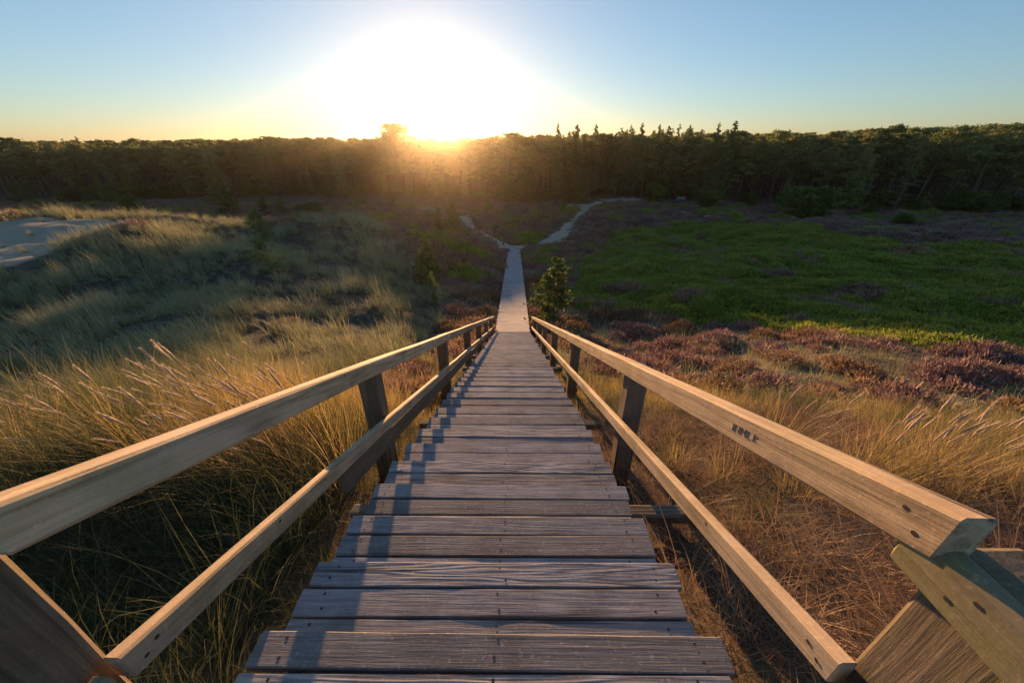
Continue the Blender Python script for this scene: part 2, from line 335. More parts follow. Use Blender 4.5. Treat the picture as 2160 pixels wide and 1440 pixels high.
# ------------------------------------------------------------------ timber
ROT = Matrix.Rotation(-YAW, 4, 'Z')
def beam(name, parent, p0, p1, w, h, mat, nseg=8, ch=.005, shear=0.0, jit=.0009, up=Vector((0, 0, 1)), zoff=0, extra=None, round_end=0):
    """timber from p0 to p1 (centre line of its section) in the parent's frame; local X runs along it"""
    p0, p1 = Vector(p0), Vector(p1); ax = (p1-p0); L = ax.length; ax.normalize()
    yv = up.cross(ax).normalized(); zv = ax.cross(yv)
    a, b = w/2, h/2
    sec = [(-a+ch, -b), (a-ch, -b), (a, -b+ch), (a, b-ch), (a-ch, b), (-a+ch, b), (-a, b-ch), (-a, -b+ch)]
    st = [0, ch*.8]+[L*i/nseg for i in range(1, nseg)]+[L-ch*.8, L]
    bw = lambda x: .003*math.sin(x*1.7+p0.x*9+p0.y)*(L > 2.2 and w < .1 and not (p0.x > 0 and p0.y < 1))
    V = []
    for i, x in enumerate(st):
        k = 1-.9*ch/min(a, b) if i in (0, len(st)-1) else 1
        bow = bw(x); oy, oz = random.uniform(-jit, jit)+bow, random.uniform(-jit, jit)+bow*.7
        for (y, z) in sec:
            V.append((x+shear*z*k-L/2, y*k+oy+random.uniform(-jit, jit)*.5, z*k+oz+random.uniform(-jit, jit)*.5))
    Q = []; m = len(st)
    for i in range(m-1):
        for j in range(8): Q.append((i*8+j, i*8+(j+1) % 8, (i+1)*8+(j+1) % 8, (i+1)*8+j))
    caps = [tuple(range(7, -1, -1)), tuple((m-1)*8+j for j in range(8))]
    me = bpy.data.meshes.new(name); fs = [q[::-1] for q in Q]+[c[::-1] for c in caps]; mi = [0]*len(fs)
    for (ex, ey, ez, r, ny_) in (extra or []):          # nail heads: (x, y, z) on the beam, radius, normal axis
        s = len(V); k = 8; ey += bw(ex+L/2); ez += bw(ex+L/2)*.7
        for q in range(k):
            a_ = q/k*2*math.pi
            V.append((ex+r*math.cos(a_), ey+r*math.sin(a_), ez) if ny_ == 'z' else (ex+r*1.3*math.cos(a_), ey, ez+r*math.sin(a_)))
        fs.append(tuple(range(s, s+k))); mi.append(1)
    me.from_pydata(V, [], fs); me.materials.append(mat); me.materials.append(M_NAIL)
    me.polygons.foreach_set('material_index', mi); me.update()
    R = Matrix((ax, yv, zv)).transposed().to_4x4(); o = link(name, me, parent)
    o.matrix_basis = Matrix.Translation((p0+p1)/2)@R
    return o
st = empty('wooden_stairway', (CX0, 0, -1.6), -YAW)
tag(st, 'long weathered wooden stairway with handrails on both sides, running down the dune from the viewer', 'stairway')
OZ = 1.6
def B(x, y, z): return (x, y, z+OZ)
def nails(L, w, h, rows=((-.44), (.02), (.43))):
    r = []
    for fx in rows:
        for fy in (-.25, .27): r.append((fx*L+random.uniform(-.02, .02), fy*w+random.uniform(-.008, .008), h/2+.0011, random.uniform(.0045, .0065), 'z'))
    return r
planks = []
for t in range(-4, NT_+1):
    far = Y0+RUN*t if t >= 0 else Y0-RUN+ (t+1)*RUN
    z = Z0-RISE*t if t >= 0 else Z0+RISE
    for j in range(3): planks.append((far-.053-j*.1143, z))
planks.sort(key=lambda p: p[0])
vis = [p for p in planks if p[0] > .12]; rest = [p for p in planks if p[0] <= .12]
plist = vis[:97]; tail = vis[97:]+rest
PWID = {}
for i, (y, z) in enumerate(plist):
    L = 1.6+random.uniform(-.022, .022); dx = random.uniform(-.012, .012); sk = random.uniform(-.004, .004)
    zj = random.uniform(-.003, .003)
    beam('plank', st, B(dx-L/2, y-sk, z-.0175+zj), B(dx+L/2, y+sk, z-.0175+zj+random.uniform(-.003, .003)), .1045+random.uniform(-.002, .002), .035, M_PLANK, 10 if i < 45 else 3, .0035, jit=.0007, extra=nails(L, .105, .035) if i < 60 else None)
def merged_planks(name, parent, lst, W, w, conv):
    V = []; Fs = []
    for (y, z0, dz) in lst:
        L = W+random.uniform(-.03, .03); dx = random.uniform(-.015, .015); zj = random.uniform(-.004, .004); s = len(V)
        for xx in (dx-L/2, dx+L/2):
            for (yy, zz) in ((-w/2, -.0175), (w/2, -.0175), (w/2, .0175), (-w/2, .0175)):
                V.append(conv(xx, y+yy, z0-.0175+zz+zj+yy*dz))
        for q in [(0, 1, 2, 3), (7, 6, 5, 4), (0, 4, 5, 1), (1, 5, 6, 2), (2, 6, 7, 3), (3, 7, 4, 0)]: Fs.append([s+k for k in q][::-1])
    me = bpy.data.meshes.new(name); me.from_pydata(V, [], Fs); me.materials.append(M_PLANK); me.update()
    return tag(link(name, me, parent), kind='stuff')
merged_planks('plank', st, [(y, z, 0) for y, z in tail], 1.6, .106, B)
# stringers (sawtooth under the planks)
def sawtooth(x0, x1):
    top = []
    for t in range(0, NT_+1):
        z = Z0-RISE*t-.037; top += [(Y0+RUN*(t-1)+.002, z), (Y0+RUN*t, z)]
    P = [(-1.0, DZ0-.037), (Y0-RUN, DZ0-.037)]+top; bot = [(y, z-.0) for y, z in [(Y0+RUN*NT_, Z0-RISE*NT_-.3), (.1, -1.74), (-1.0, -1.66)]]
    pts = P+bot; V = [B(x0, y, z) for y, z in pts]+[B(x1, y, z) for y, z in pts]; k = len(pts)
    bm = bmesh.new(); vs = [bm.verts.new(v) for v in V]
    bm.faces.new(vs[:k]); bm.faces.new(vs[k:][::-1])
    for i in range(k): bm.faces.new((vs[i], vs[k+i], vs[k+(i+1) % k], vs[(i+1) % k]))
    bmesh.ops.recalc_face_normals(bm, faces=bm.faces); bmesh.ops.triangulate(bm, faces=[f for f in bm.faces if len(f.verts) > 4])
    me = bpy.data.meshes.new('stringer'); bm.to_mesh(me); bm.free(); me.materials.append(M_POST); link('stringer', me, st)
sawtooth(-.66, -.61); sawtooth(.61, .66)
Y_ = 1.73
while Y_ < 15.2:
    t = math.ceil((Y_-Y0)/RUN); z = Z0-RISE*t-.14
    beam('cross_beam', st, B(-1.04+random.uniform(-.04, .04), Y_, z-.04), B((1.38 if Y_ < 2 else 1.12)+random.uniform(-.04, .04), Y_, z-.04), .09, .09, M_POST, 4, .012)
    Y_ += 1.745
def rl(Y): return -.397-.424*Y       # top line of the handrail
XI = .88
SL = math.atan(.424); UPH = .12*math.cos(SL); ends = [.437, 5.05, 9.9, 16.1]
posts = [.375, 2.38, 5.0, 7.7, 10.3, 13.0, 15.7]
for s in (-1, 1):
    sd_side = 'left' if s < 0 else 'right'
    for a, b in zip(ends[:-1], ends[1:]):
        for (nm, dz, th, hh) in (('handrail', 0, .066, .120), ('lower_rail', -.528, .045, .10)):
            a2, b2 = a+(.003 if a > 1 else 0), b-.003
            x = s*(XI+th/2); hc = hh/2
            ex = []
            if nm == 'handrail' and s > 0 and a < 1:
                Lr = (b2-a2)/math.cos(SL)
                ex = [(-Lr/2+.055, th/2+.0012, -.018, .006, 'y'), (-Lr/2+.075, th/2+.0012, .024, .0055, 'y')]
            if nm == 'lower_rail' and a < 1:
                Lr = (b2-a2)/math.cos(SL)
                ex = [(-Lr/2+.05, s*(th/2+.0012), -.012, .006, 'y'), (-Lr/2+.08, s*(th/2+.0012), .012, .006, 'y'), (-Lr/2+.62, s*(th/2+.0012), .02, .006, 'y')]
            beam(nm, st, B(x, a2, rl(a2)+dz-hc), B(x, b2, rl(b2)+dz-hc), th, hh*math.cos(SL), M_RAIL, 12, .007, shear=-.424, jit=.0014, extra=ex)
    for i, yp in enumerate(posts):
        zt = (-.685 if i == 0 else rl(yp)-.035-.02); zb = float(deck(yp))-.75; wp = .145
        o = beam('post', st, B(s*(XI+.0585+wp/2), yp, zb), B(s*(XI+.0585+wp/2), yp, zt), wp, wp*(1.2 if i == 0 else .95), M_POST, 5, .012, jit=.003, up=Vector((0, 1, 0)))
    # level rails of the landing
    z1 = -.728
    beam('landing_rail', st, B(s*(XI+.031), -1.6, z1), B(s*(XI+.031), .505 if s > 0 else .22, z1), .056, .118, M_MOSSY if s > 0 else M_RAIL, 10, .016, jit=.002, extra=[(2.075/2-.10, (.028+.0012)*1, -.01, .005, 'y'), (2.075/2-.13, .0292,   .03, .005, 'y')] if s > 0 else None)
    beam('landing_lower_rail', st, B(s*(XI+.024), -1.6, -1.18), B(s*(XI+.024), .415, -1.18), .045, .10, M_RAIL, 8, .007, jit=.002)
    beam('post', st, B(s*(XI+.13), -1.3, -2.3), B(s*(XI+.13), -1.3, -.685), .145, .145, M_POST, 4, .012, up=Vector((0, 1, 0)))
# side beam between the left posts
beam('side_beam', st, B(-XI-.075, 1.6, rl(1.6)-.76), B(-XI-.075, 15.4, rl(15.4)-.76), .04, .15, M_POST, 20, .005, shear=-.424)
# carved letters on the inner face of the right handrail
def strokes(name, pts_list, parent, x, th=.0024):
    V = []; Fs = []
    for (y0, z0, y1, z1) in pts_list:
        dy, dz = y1-y0, z1-z0; L = math.hypot(dy, dz); ny, nz = -dz/L*th, dy/L*th; s = len(V)
        for (yy, zz) in ((y0+ny, z0+nz), (y1+ny, z1+nz), (y1-ny, z1-nz), (y0-ny, z0-nz)):
            V.append(B(x, yy, zz)); V.append(B(x+.003, yy, zz))
        Fs += [(s, s+2, s+4, s+6), (s+1, s+7, s+5, s+3), (s, s+1, s+3, s+2), (s+2, s+3, s+5, s+4), (s+4, s+5, s+7, s+6), (s+6, s+7, s+1, s)]
    me = bpy.data.meshes.new(name); me.from_pydata(V, [], Fs); me.materials.append(M_CARVE); me.update(); return link(name, me, parent)
glyph = {'I': [(0, 0, 0, 1)], 'H': [(0, 0, 0, 1), (.6, 0, .6, 1), (0, .5, .6, .45)], 'M': [(0, 0, 0, 1), (0, 1, .35, .4), (.35, .4, .7, 1), (.7, 1, .7, 0)],
         'L': [(0, 1, 0, 0), (0, 0, .5, .05)], 'R': [(0, 0, 0, 1), (0, 1, .5, .8), (.5, .8, 0, .5), (0, .5, .5, 0)]}
XR = (XI-.0016)
g0 = at(1551, 878, 1.0); k_ = (XR+CX0+YAW*1.25)/g0[0]; ya = g0[1]*k_
g1 = at(1604, 905, 1.0); k_ = (XR+CX0+YAW*1.1)/g1[0]; yb = g1[1]*k_
sp_ = []; cur = 0
wd = {'I': .35, 'H': .95, 'M': 1.05, 'L': .85, 'R': .6}
tot = sum(wd.values())
for ch_ in 'IHMLR':
    for (a, b, c, d_) in glyph[ch_]:
        f = lambda q, r: (ya+(yb-ya)*(cur+q)/tot, rl(ya+(yb-ya)*(cur+q)/tot)-.076+.030*r)
        y0_, z0_ = f(a, b); y1_, z1_ = f(c, d_); sp_.append((y0_, z0_, y1_, z1_))
    cur += wd[ch_]
strokes('carved_letters', sp_, st, XR, .0004)
# level walkway
wk = empty('boardwalk', (cx(YE), YE, -8.0), -YAW)
tag(wk, 'narrow grey plank boardwalk without railings, crossing the heath beyond the foot of the stairs', 'boardwalk')
ww_ = []; y = YE+.075
while y < 52.6:
    z = float(deck(y)); dz = float(deck(y+.05)-deck(y-.05))/.1; ww_.append((y, z, dz)); y += .13
for (y, z, dz) in ww_[:100]:
    L = 1.6+random.uniform(-.03, .03); dx = random.uniform(-.015, .015)
    beam('plank', wk, (dx-L/2, y-YE, z-.0175+8+random.uniform(-.004, .004)), (dx+L/2, y-YE, z-.0175+8), .12, .035, M_PLANK, 3, .004, up=Vector((0, -dz, 1)))
merged_planks('plank', wk, ww_[100:], 1.6, .12, lambda a, b, c: (a, b-YE, c+8))
for s in (-.6, .6):
    for (a, b) in zip(WALK[:4], WALK[1:5]):
        beam('bearer', wk, (s, a[0]-YE+.01, a[1]+8-.10), (s, b[0]-YE-.01, b[1]+8-.10), .07, .12, M_POST, 3)
# ------------------------------------------------------------------ plants: prototypes
def tuft(seed, n, h, rad, wid, lean=.5, segs=3, bias=(0, 0), curl=.9, seeds=0, mats=None, lie=0):
    r = np.random.default_rng(seed)
    V = []; Q = []; T = []; rn = []; hg = []; mi = []
    az = r.uniform(0, 2*np.pi, n); rr = rad*np.sqrt(r.uniform(0, 1, n)); H = h*np.where(r.uniform(0, 1, n) < .12, r.uniform(1.0, 1.4, n), r.uniform(.4, 1.05, n))
    for i in range(n):
        bx, by = rr[i]*math.cos(az[i]), rr[i]*math.sin(az[i]); a2 = az[i]+r.normal(0, .7)
        tl = abs(r.normal(lean*.35, lean*.5))+lie; cu = curl*r.uniform(.3, 1.3)*(2.0 if r.uniform() < .1 else 1)
        p = np.array((bx, by, -.03)); L = H[i]/segs; s = len(V); q = r.uniform()
        wdir = np.array((-math.sin(a2), math.cos(a2), 0)); 
        for k in range(segs+1):
            f = k/segs; ww = wid*(1-f**1.5)*.5+wid*.04
            V.append(p-wdir*ww); V.append(p+wdir*ww); rn += [q, q]; hg += [f, f]
            an = min(tl+cu*f*f, 2.2); dv = np.array((math.sin(an)*math.cos(a2)+bias[0]*(f+.3), math.sin(an)*math.sin(a2)+bias[1]*(f+.3), math.cos(an))); dv /= np.linalg.norm(dv)
            p = p+dv*L
        for k in range(segs): Q.append((s+2*k, s+2*k+1, s+2*k+3, s+2*k+2)); mi.append(0)
    for j in range(seeds):
        a = r.uniform(0, 2*np.pi); p = np.array((rad*.6*math.cos(a), rad*.6*math.sin(a), 0.)); L = h*r.uniform(1.05, 1.4); q = r.uniform()
        dv = np.array((math.cos(a)*.18+bias[0]*1.3, math.sin(a)*.18+bias[1]*1.3, 1.)); dv /= np.linalg.norm(dv)
        bend = np.array((bias[0], bias[1], -.15))*.35
        pts = []
        for k in range(9): pts.append(p.copy()); p = p+dv*L/8; dv = dv+bend*.25; dv /= np.linalg.norm(dv)
        s = len(V)
        for k, pt in enumerate(pts):
            ww = .0013 if k < 6 else (.0085, .0095, .001)[k-6]
            if k == 5: ww = .0015
            for c in range(4): V.append(pt+np.array((math.cos(c*1.57), math.sin(c*1.57), 0))*ww); rn.append(q); hg.append(.5)
        for k in range(8):
            for c in range(4): Q.append((s+k*4+c, s+k*4+(c+1) % 4, s+k*4+4+(c+1) % 4, s+k*4+4+c)); mi.append(1 if k >= 5 else 0)
        for k in range(40):                                    # bristles on the spike
            b = pts[6]*(1-k/40)+pts[8]*(k/40) if k else pts[6]; dd_ = r.normal(0, 1, 3); dd_ /= np.linalg.norm(dd_); e = b+dd_*.012+dv*.018
            s = len(V); V += [b+dd_[[1, 0, 2]]*.002, b-dd_[[1, 0, 2]]*.002, e, e+dv*.002]; rn += [q]*4; hg += [1]*4; Q.append((s, s+1, s+2, s+3)); mi.append(1)
    return mesh_np('tuft', np.array(V), [np.array(Q)], mats, False, mi, {'rnd': rn, 'hgt': hg})
def cushion(seed, n, R, H, mats, blade=.06, wid=.02, p2=.0):
    """low rounded heather cushion made of short upright sprigs"""
    r = np.random.default_rng(seed); V = []; Q = []; rn = []; hg = []; mi = []
    for i in range(n):
        a = r.uniform(0, 2*np.pi); t = math.sqrt(r.uniform(0, 1)); k = 1+.25*math.sin(3*a+seed)
        x, y = R*k*t*math.cos(a), R*k*t*math.sin(a); z = H*math.sqrt(max(0, 1-t*t))*(r.uniform(.55, 1.05))
        nrm = np.array((x/R/R, y/R/R, max(.15, z)/H/H*1.2)); nrm /= np.linalg.norm(nrm); nrm = nrm+r.normal(0, .45, 3); nrm /= np.linalg.norm(nrm)
        w_ = np.cross(nrm, r.normal(0, 1, 3)); w_ /= np.linalg.norm(w_)+1e-9; p = np.array((x, y, z-.02)); L = blade*r.uniform(.6, 1.5); s = len(V)
        V += [p-w_*wid*.5, p+w_*wid*.5, p+nrm*L+w_*wid*.35, p+nrm*L-w_*wid*.35]; q = r.uniform(); rn += [q]*4; hg += [0, 0, 1, 1]
        Q.append((s, s+1, s+2, s+3)); mi.append(1 if r.uniform() < p2 else 0)
    return mesh_np('cushion', np.array(V), [np.array(Q)], mats, False, mi, {'rnd': rn, 'hgt': hg})
def protos(name, meshes):
    c = bpy.data.collections.new(name)
    for i, m in enumerate(meshes):
        o = bpy.data.objects.new('%s_%02d' % (name, i), m); c.objects.link(o)
    return c, len(meshes)
def scatter(name, P, proto, rot, scl, label, cat):
    c, k = proto; N = len(P)
    me = bpy.data.meshes.new(name); me.vertices.add(N); me.vertices.foreach_set('co', P.astype(np.float32).ravel())
    a = me.attributes.new('rot', 'FLOAT_VECTOR', 'POINT'); a.data.foreach_set('vector', rot.astype(np.float32).ravel())
    a = me.attributes.new('scl', 'FLOAT_VECTOR', 'POINT'); a.data.foreach_set('vector', scl.astype(np.float32).ravel())
    a = me.attributes.new('pick', 'INT', 'POINT'); a.data.foreach_set('value', RNG.integers(0, k, N).astype(np.int32))
    o = link(name, me); tag(o, label, cat, kind='stuff')
    ng = bpy.data.node_groups.new(name+'_scatter', 'GeometryNodeTree')
    ng.interface.new_socket('Geometry', in_out='INPUT', socket_type='NodeSocketGeometry'); ng.interface.new_socket('Geometry', in_out='OUTPUT', socket_type='NodeSocketGeometry')
    N_ = ng.nodes; gi = N_.new('NodeGroupInput'); go = N_.new('NodeGroupOutput'); ip = N_.new('GeometryNodeInstanceOnPoints'); ci = N_.new('GeometryNodeCollectionInfo')
    ci.inputs['Collection'].default_value = c; ci.inputs['Separate Children'].default_value = True; ci.inputs['Reset Children'].default_value = True
    def attr(nm, ty):
        x = N_.new('GeometryNodeInputNamedAttribute'); x.data_type = ty; x.inputs['Name'].default_value = nm; return x.outputs['Attribute']
    L = ng.links; L.new(gi.outputs[0], ip.inputs['Points']); L.new(ci.outputs[0], ip.inputs['Instance']); ip.inputs['Pick Instance'].default_value = True
    L.new(attr('pick', 'INT'), ip.inputs['Instance Index'])
    e = N_.new('FunctionNodeEulerToRotation'); L.new(attr('rot', 'FLOAT_VECTOR'), e.inputs[0]); L.new(e.outputs[0], ip.inputs['Rotation'])
    L.new(attr('scl', 'FLOAT_VECTOR'), ip.inputs['Scale']); L.new(ip.outputs[0], go.inputs[0])
    md = o.modifiers.new('scatter', 'NODES'); md.node_group = ng
    return o
def rs(N, s0, s1, tilt=.12, zk=(.8, 1.25)):
    rot = np.stack([RNG.normal(0, tilt, N), RNG.normal(0, tilt, N), RNG.uniform(0, 6.283, N)], 1)
    s = RNG.uniform(s0, s1, N); return rot, np.stack([s, s, s*RNG.uniform(*zk, N)], 1)
def band(y0, y1, sp, xlim=None):
    ys_ = np.arange(y0, y1, sp); X = []; Y = []
    for yy in ys_:
        zz = abs(float(deck(yy)))*.8; half = 1.42*(CT*max(yy, .3)+ST*zz)+1.5
        xx = np.arange(-half, half, sp); X.append(xx); Y.append(np.full(len(xx), yy))
    X = np.concatenate(X); Y = np.concatenate(Y)
    X = X+RNG.uniform(-.5, .5, len(X))*sp; Y = Y+RNG.uniform(-.5, .5, len(Y))*sp
    if xlim: k = (X > xlim[0]) & (X < xlim[1]); X, Y = X[k], Y[k]
    return X, Y
def offdeck(X, Y, d): return ~((np.abs(X-cx(Y)) < d) & (Y < 53.8))
# ---- marram on the dune
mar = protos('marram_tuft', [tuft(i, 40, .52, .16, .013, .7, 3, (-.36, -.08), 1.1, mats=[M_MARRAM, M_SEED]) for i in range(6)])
marn = protos('marram_near_tuft', [tuft(20+i, 75, .58, .15, .0065, .7, 4, (-.3, -.05), 1.0, mats=[M_MARRAM_SHADE, M_SEED]) for i in range(5)])
XX = []; YY = []
for (a, b, s) in ((3.2, 9, .3), (9, 17, .34), (17, 27, .4), (27, 42, .5)):
    X, Y = band(a, b, s); XX.append(X); YY.append(Y)
X = np.concatenate(XX); Y = np.concatenate(YY); sa, gr, du = region(X, Y)
k = (du & (fbm(X/1.5, Y/1.5, 91) > .40)) | (sa & (Y < 40) & (X < -10) & (RNG.uniform(size=len(X)) < .035))
k &= offdeck(X, Y, 2.0); X, Y = X[k], Y[k]
dn_ = Y < 9
for nm, kk, pr in (('marram_grass_near', dn_, marn), ('marram_grass', ~dn_, mar)):
    P = np.stack([X[kk], Y[kk], hgt(X[kk], Y[kk])], 1); rot, sc = rs(len(P), .8, 1.4)
    cl = .35+1.3*fbm(P[:, 0]/1.6, P[:, 1]/1.6, 33); sc *= cl[:, None]
    rot[:, 2] = RNG.normal(0, .5, len(P))
    scatter(nm, P, pr, rot, sc, 'grey-green wind-combed marram grass covering the dune left of the stairs' if pr is mar else 'taller marram grass at the near foot of the left dune', 'grass')
# ---- golden grass around the stairs
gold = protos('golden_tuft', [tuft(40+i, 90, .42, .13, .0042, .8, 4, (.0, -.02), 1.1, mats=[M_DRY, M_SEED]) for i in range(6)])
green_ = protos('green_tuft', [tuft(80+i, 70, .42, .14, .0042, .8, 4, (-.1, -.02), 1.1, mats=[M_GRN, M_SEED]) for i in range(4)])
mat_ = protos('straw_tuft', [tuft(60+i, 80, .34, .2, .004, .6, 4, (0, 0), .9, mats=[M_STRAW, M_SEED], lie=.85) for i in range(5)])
X, Y = band(-.6, 9.5, .17, (-7, 12)); sa, gr, du = region(X, Y)
k = ~du & offdeck(X, Y, .98) & (Y < 9.5-RNG.uniform(0, 3, len(Y))); X, Y = X[k], Y[k]
side = X-cx(Y)
k = (side < 0) | inpoly(P_GOLD, X, Y, .35, 81); X, Y, side = X[k], Y[k], side[k]
strawy = (side > 0) & (side < 3.2+fbm(X, Y, 5)*1.5) & (Y < 3.3+fbm(X/.8, Y/.8, 8)*1.4-.3)
strawy &= fbm(X/.5, Y/.5, 77) > .3
hi = ~strawy
P = np.stack([X[hi], Y[hi], hgt(X[hi], Y[hi])], 1); rot, sc = rs(len(P), .6, 1.15)
sc *= np.where((P[:, 0] < -1.3) & (P[:, 1] < 4.2), 1.35, .8)[:, None]
sc *= np.where(np.abs(P[:, 0]-cx(P[:, 1])) < 1.5, .7, 1)[:, None]
dark = (P[:, 0] < -.9) & (P[:, 1] < 2.0+.5*fbm(P[:, 0], P[:, 1], 3)) ; keep = ~dark | (RNG.uniform(size=len(P)) < .55)  # left hollow gets darker green grass, its shade put into the leaf colour
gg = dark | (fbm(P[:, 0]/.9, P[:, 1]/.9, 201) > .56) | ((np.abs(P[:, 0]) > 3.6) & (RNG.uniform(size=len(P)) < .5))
scatter('green_dune_grass', P[gg & keep], green_, rot[gg & keep], sc[gg & keep]*1.1, 'dull green grass tufts beside the stairs, shade of the hollow put into their colour', 'grass')
P, rot, sc = P[~gg], rot[~gg], sc[~gg]
scatter('golden_grass', P, gold, rot, sc, 'golden sunlit dune grass growing on both sides of the stairs', 'grass')
P = np.stack([X[strawy], Y[strawy], hgt(X[strawy], Y[strawy])], 1); rot, sc = rs(len(P), .6, 1.3, .3)
scatter('matted_straw', P, mat_, rot, sc, 'brown matted dead grass on the slope right of the stairs', 'grass')
# ---- heath, crowberry, lichen
hb = protos('brown_heath', [cushion(i, 190, .34, .22, [M_BROWN, M_RUST], .09, .028, .18) for i in range(4)])
hp = protos('purple_heath', [cushion(10+i, 190, .34, .24, [M_PURPLE, M_BROWN], .09, .026, .3) for i in range(4)])
hr = protos('rust_heath', [cushion(20+i, 190, .34, .22, [M_RUST, M_BROWN], .09, .028, .3) for i in range(3)])
cb = protos('crowberry', [cushion(30+i, 190, .36, .17, [M_CROW, M_BROWN], .1, .03, .06) for i in range(4)])
li = protos('lichen', [cushion(50+i, 120, .24, .07, [M_LICH, M_BROWN], .05, .028, .2) for i in range(3)])
gt = protos('thin_grass', [tuft(70+i, 26, .3, .16, .009, .8, 3, (0, 0), 1.0, mats=[M_MARRAM, M_SEED]) for i in range(3)])
XX = []; YY = []
for (a, b, s) in ((2.6, 14, .34), (14, 28, .47), (28, 50, .66), (50, 97, .95)):
    X, Y = band(a, b, s); XX.append(X); YY.append(Y)
X = np.concatenate(XX); Y = np.concatenate(YY); sa, gr, du = region(X, Y)
pa = np.zeros(X.shape, bool)
for P_, ww_p in P_PATHS: pa |= nearline(P_, X, Y, ww_p, 1.55)
k = ~sa & ~pa & ~du & offdeck(X, Y, 1.15) & ((X > 0) | (Y > 5)) & ((X < 0) | ~inpoly(P_GOLD, X, Y, .35, 81)); X, Y, gr = X[k], Y[k], gr[k]
n1 = fbm(X/2.6, Y/2.6, 101); n2 = fbm(X/4.2, Y/4.2, 111); n3 = fbm(X/1.5, Y/1.5, 121)
side = X-cx(Y)
nearside = Y < 9.5+1.5*(n2-.5)*4
rock = (~gr) & (n2 > .60) & (Y < 36)
kind = np.full(len(X), 'b')
kind[(n1 > .56)] = 'p'; kind[(n1 < .38) & (Y < 40)] = 'r'; kind[(n3 > .60)] = 'g'
kind[rock & (n3 > .48)] = 'l'; kind[(n1 > .45) & (n1 < .5)] = 'x'
lowr = (Y < 17) & (side > 0) & ~gr; q = RNG.uniform(size=len(X)); m_ = lowr & ((np.abs(n1-.5) < .085) | (n3 < .40)) ; kind[m_] = np.where(q[m_] < .72, 'g', np.where(q[m_] < .84, 'l', 'x'))
rg = inpoly(P_RIDGE, X, Y, .5, 85); gr = gr & ~rg; kind[rg] = np.where(q[rg] < .5, 'g', np.where(n1[rg] > .48, 'p', 'l'))
kind[gr] = 'c'; kind[gr & (n1 > .68)] = 'b'; kind[gr & (n1 < .26)] = 'g'; kind[(~gr) & (Y > 17) & (n3 > .52) & (n3 < .57)] = 'x'; kind[(~gr) & (Y > 30) & (n2 < .36)] = 'c'
kind[(Y < 10) & (side < 3) & (kind != 'r') & (RNG.uniform(size=len(X)) < .7)] = 'g'
bigs = np.where(Y > 28, 1.7, np.where(Y > 14, 1.3, 1.0))*np.where(Y > 50, 1.35, 1)
for c_, pr, nm, lab, z_ in (('b', hb, 'brown_heather', 'dark brown heather covering the valley floor', 1), ('p', hp, 'purple_heather', 'purple flowering heather patches on the heath', 1),
                        ('r', hr, 'rusty_heather', 'rust coloured heather patches near the stairs', 1), ('c', cb, 'crowberry_carpet', 'dark green crowberry carpet covering the hollow on the right', 1),
                        ('l', li, 'lichen_patches', 'pale grey lichen between the heather', 1), ('g', gt, 'thin_grass', 'thin dull grass growing between the heather', 1)):
    kk = kind == c_; P = np.stack([X[kk], Y[kk], hgt(X[kk], Y[kk])], 1); rot, sc = rs(len(P), .7, 1.35, .08, (.7, 1.3)); sc *= bigs[kk][:, None]
    scatter(nm, P, pr, rot, sc, lab, 'lichen' if c_ == 'l' else 'grass' if c_ == 'g' else 'heath')
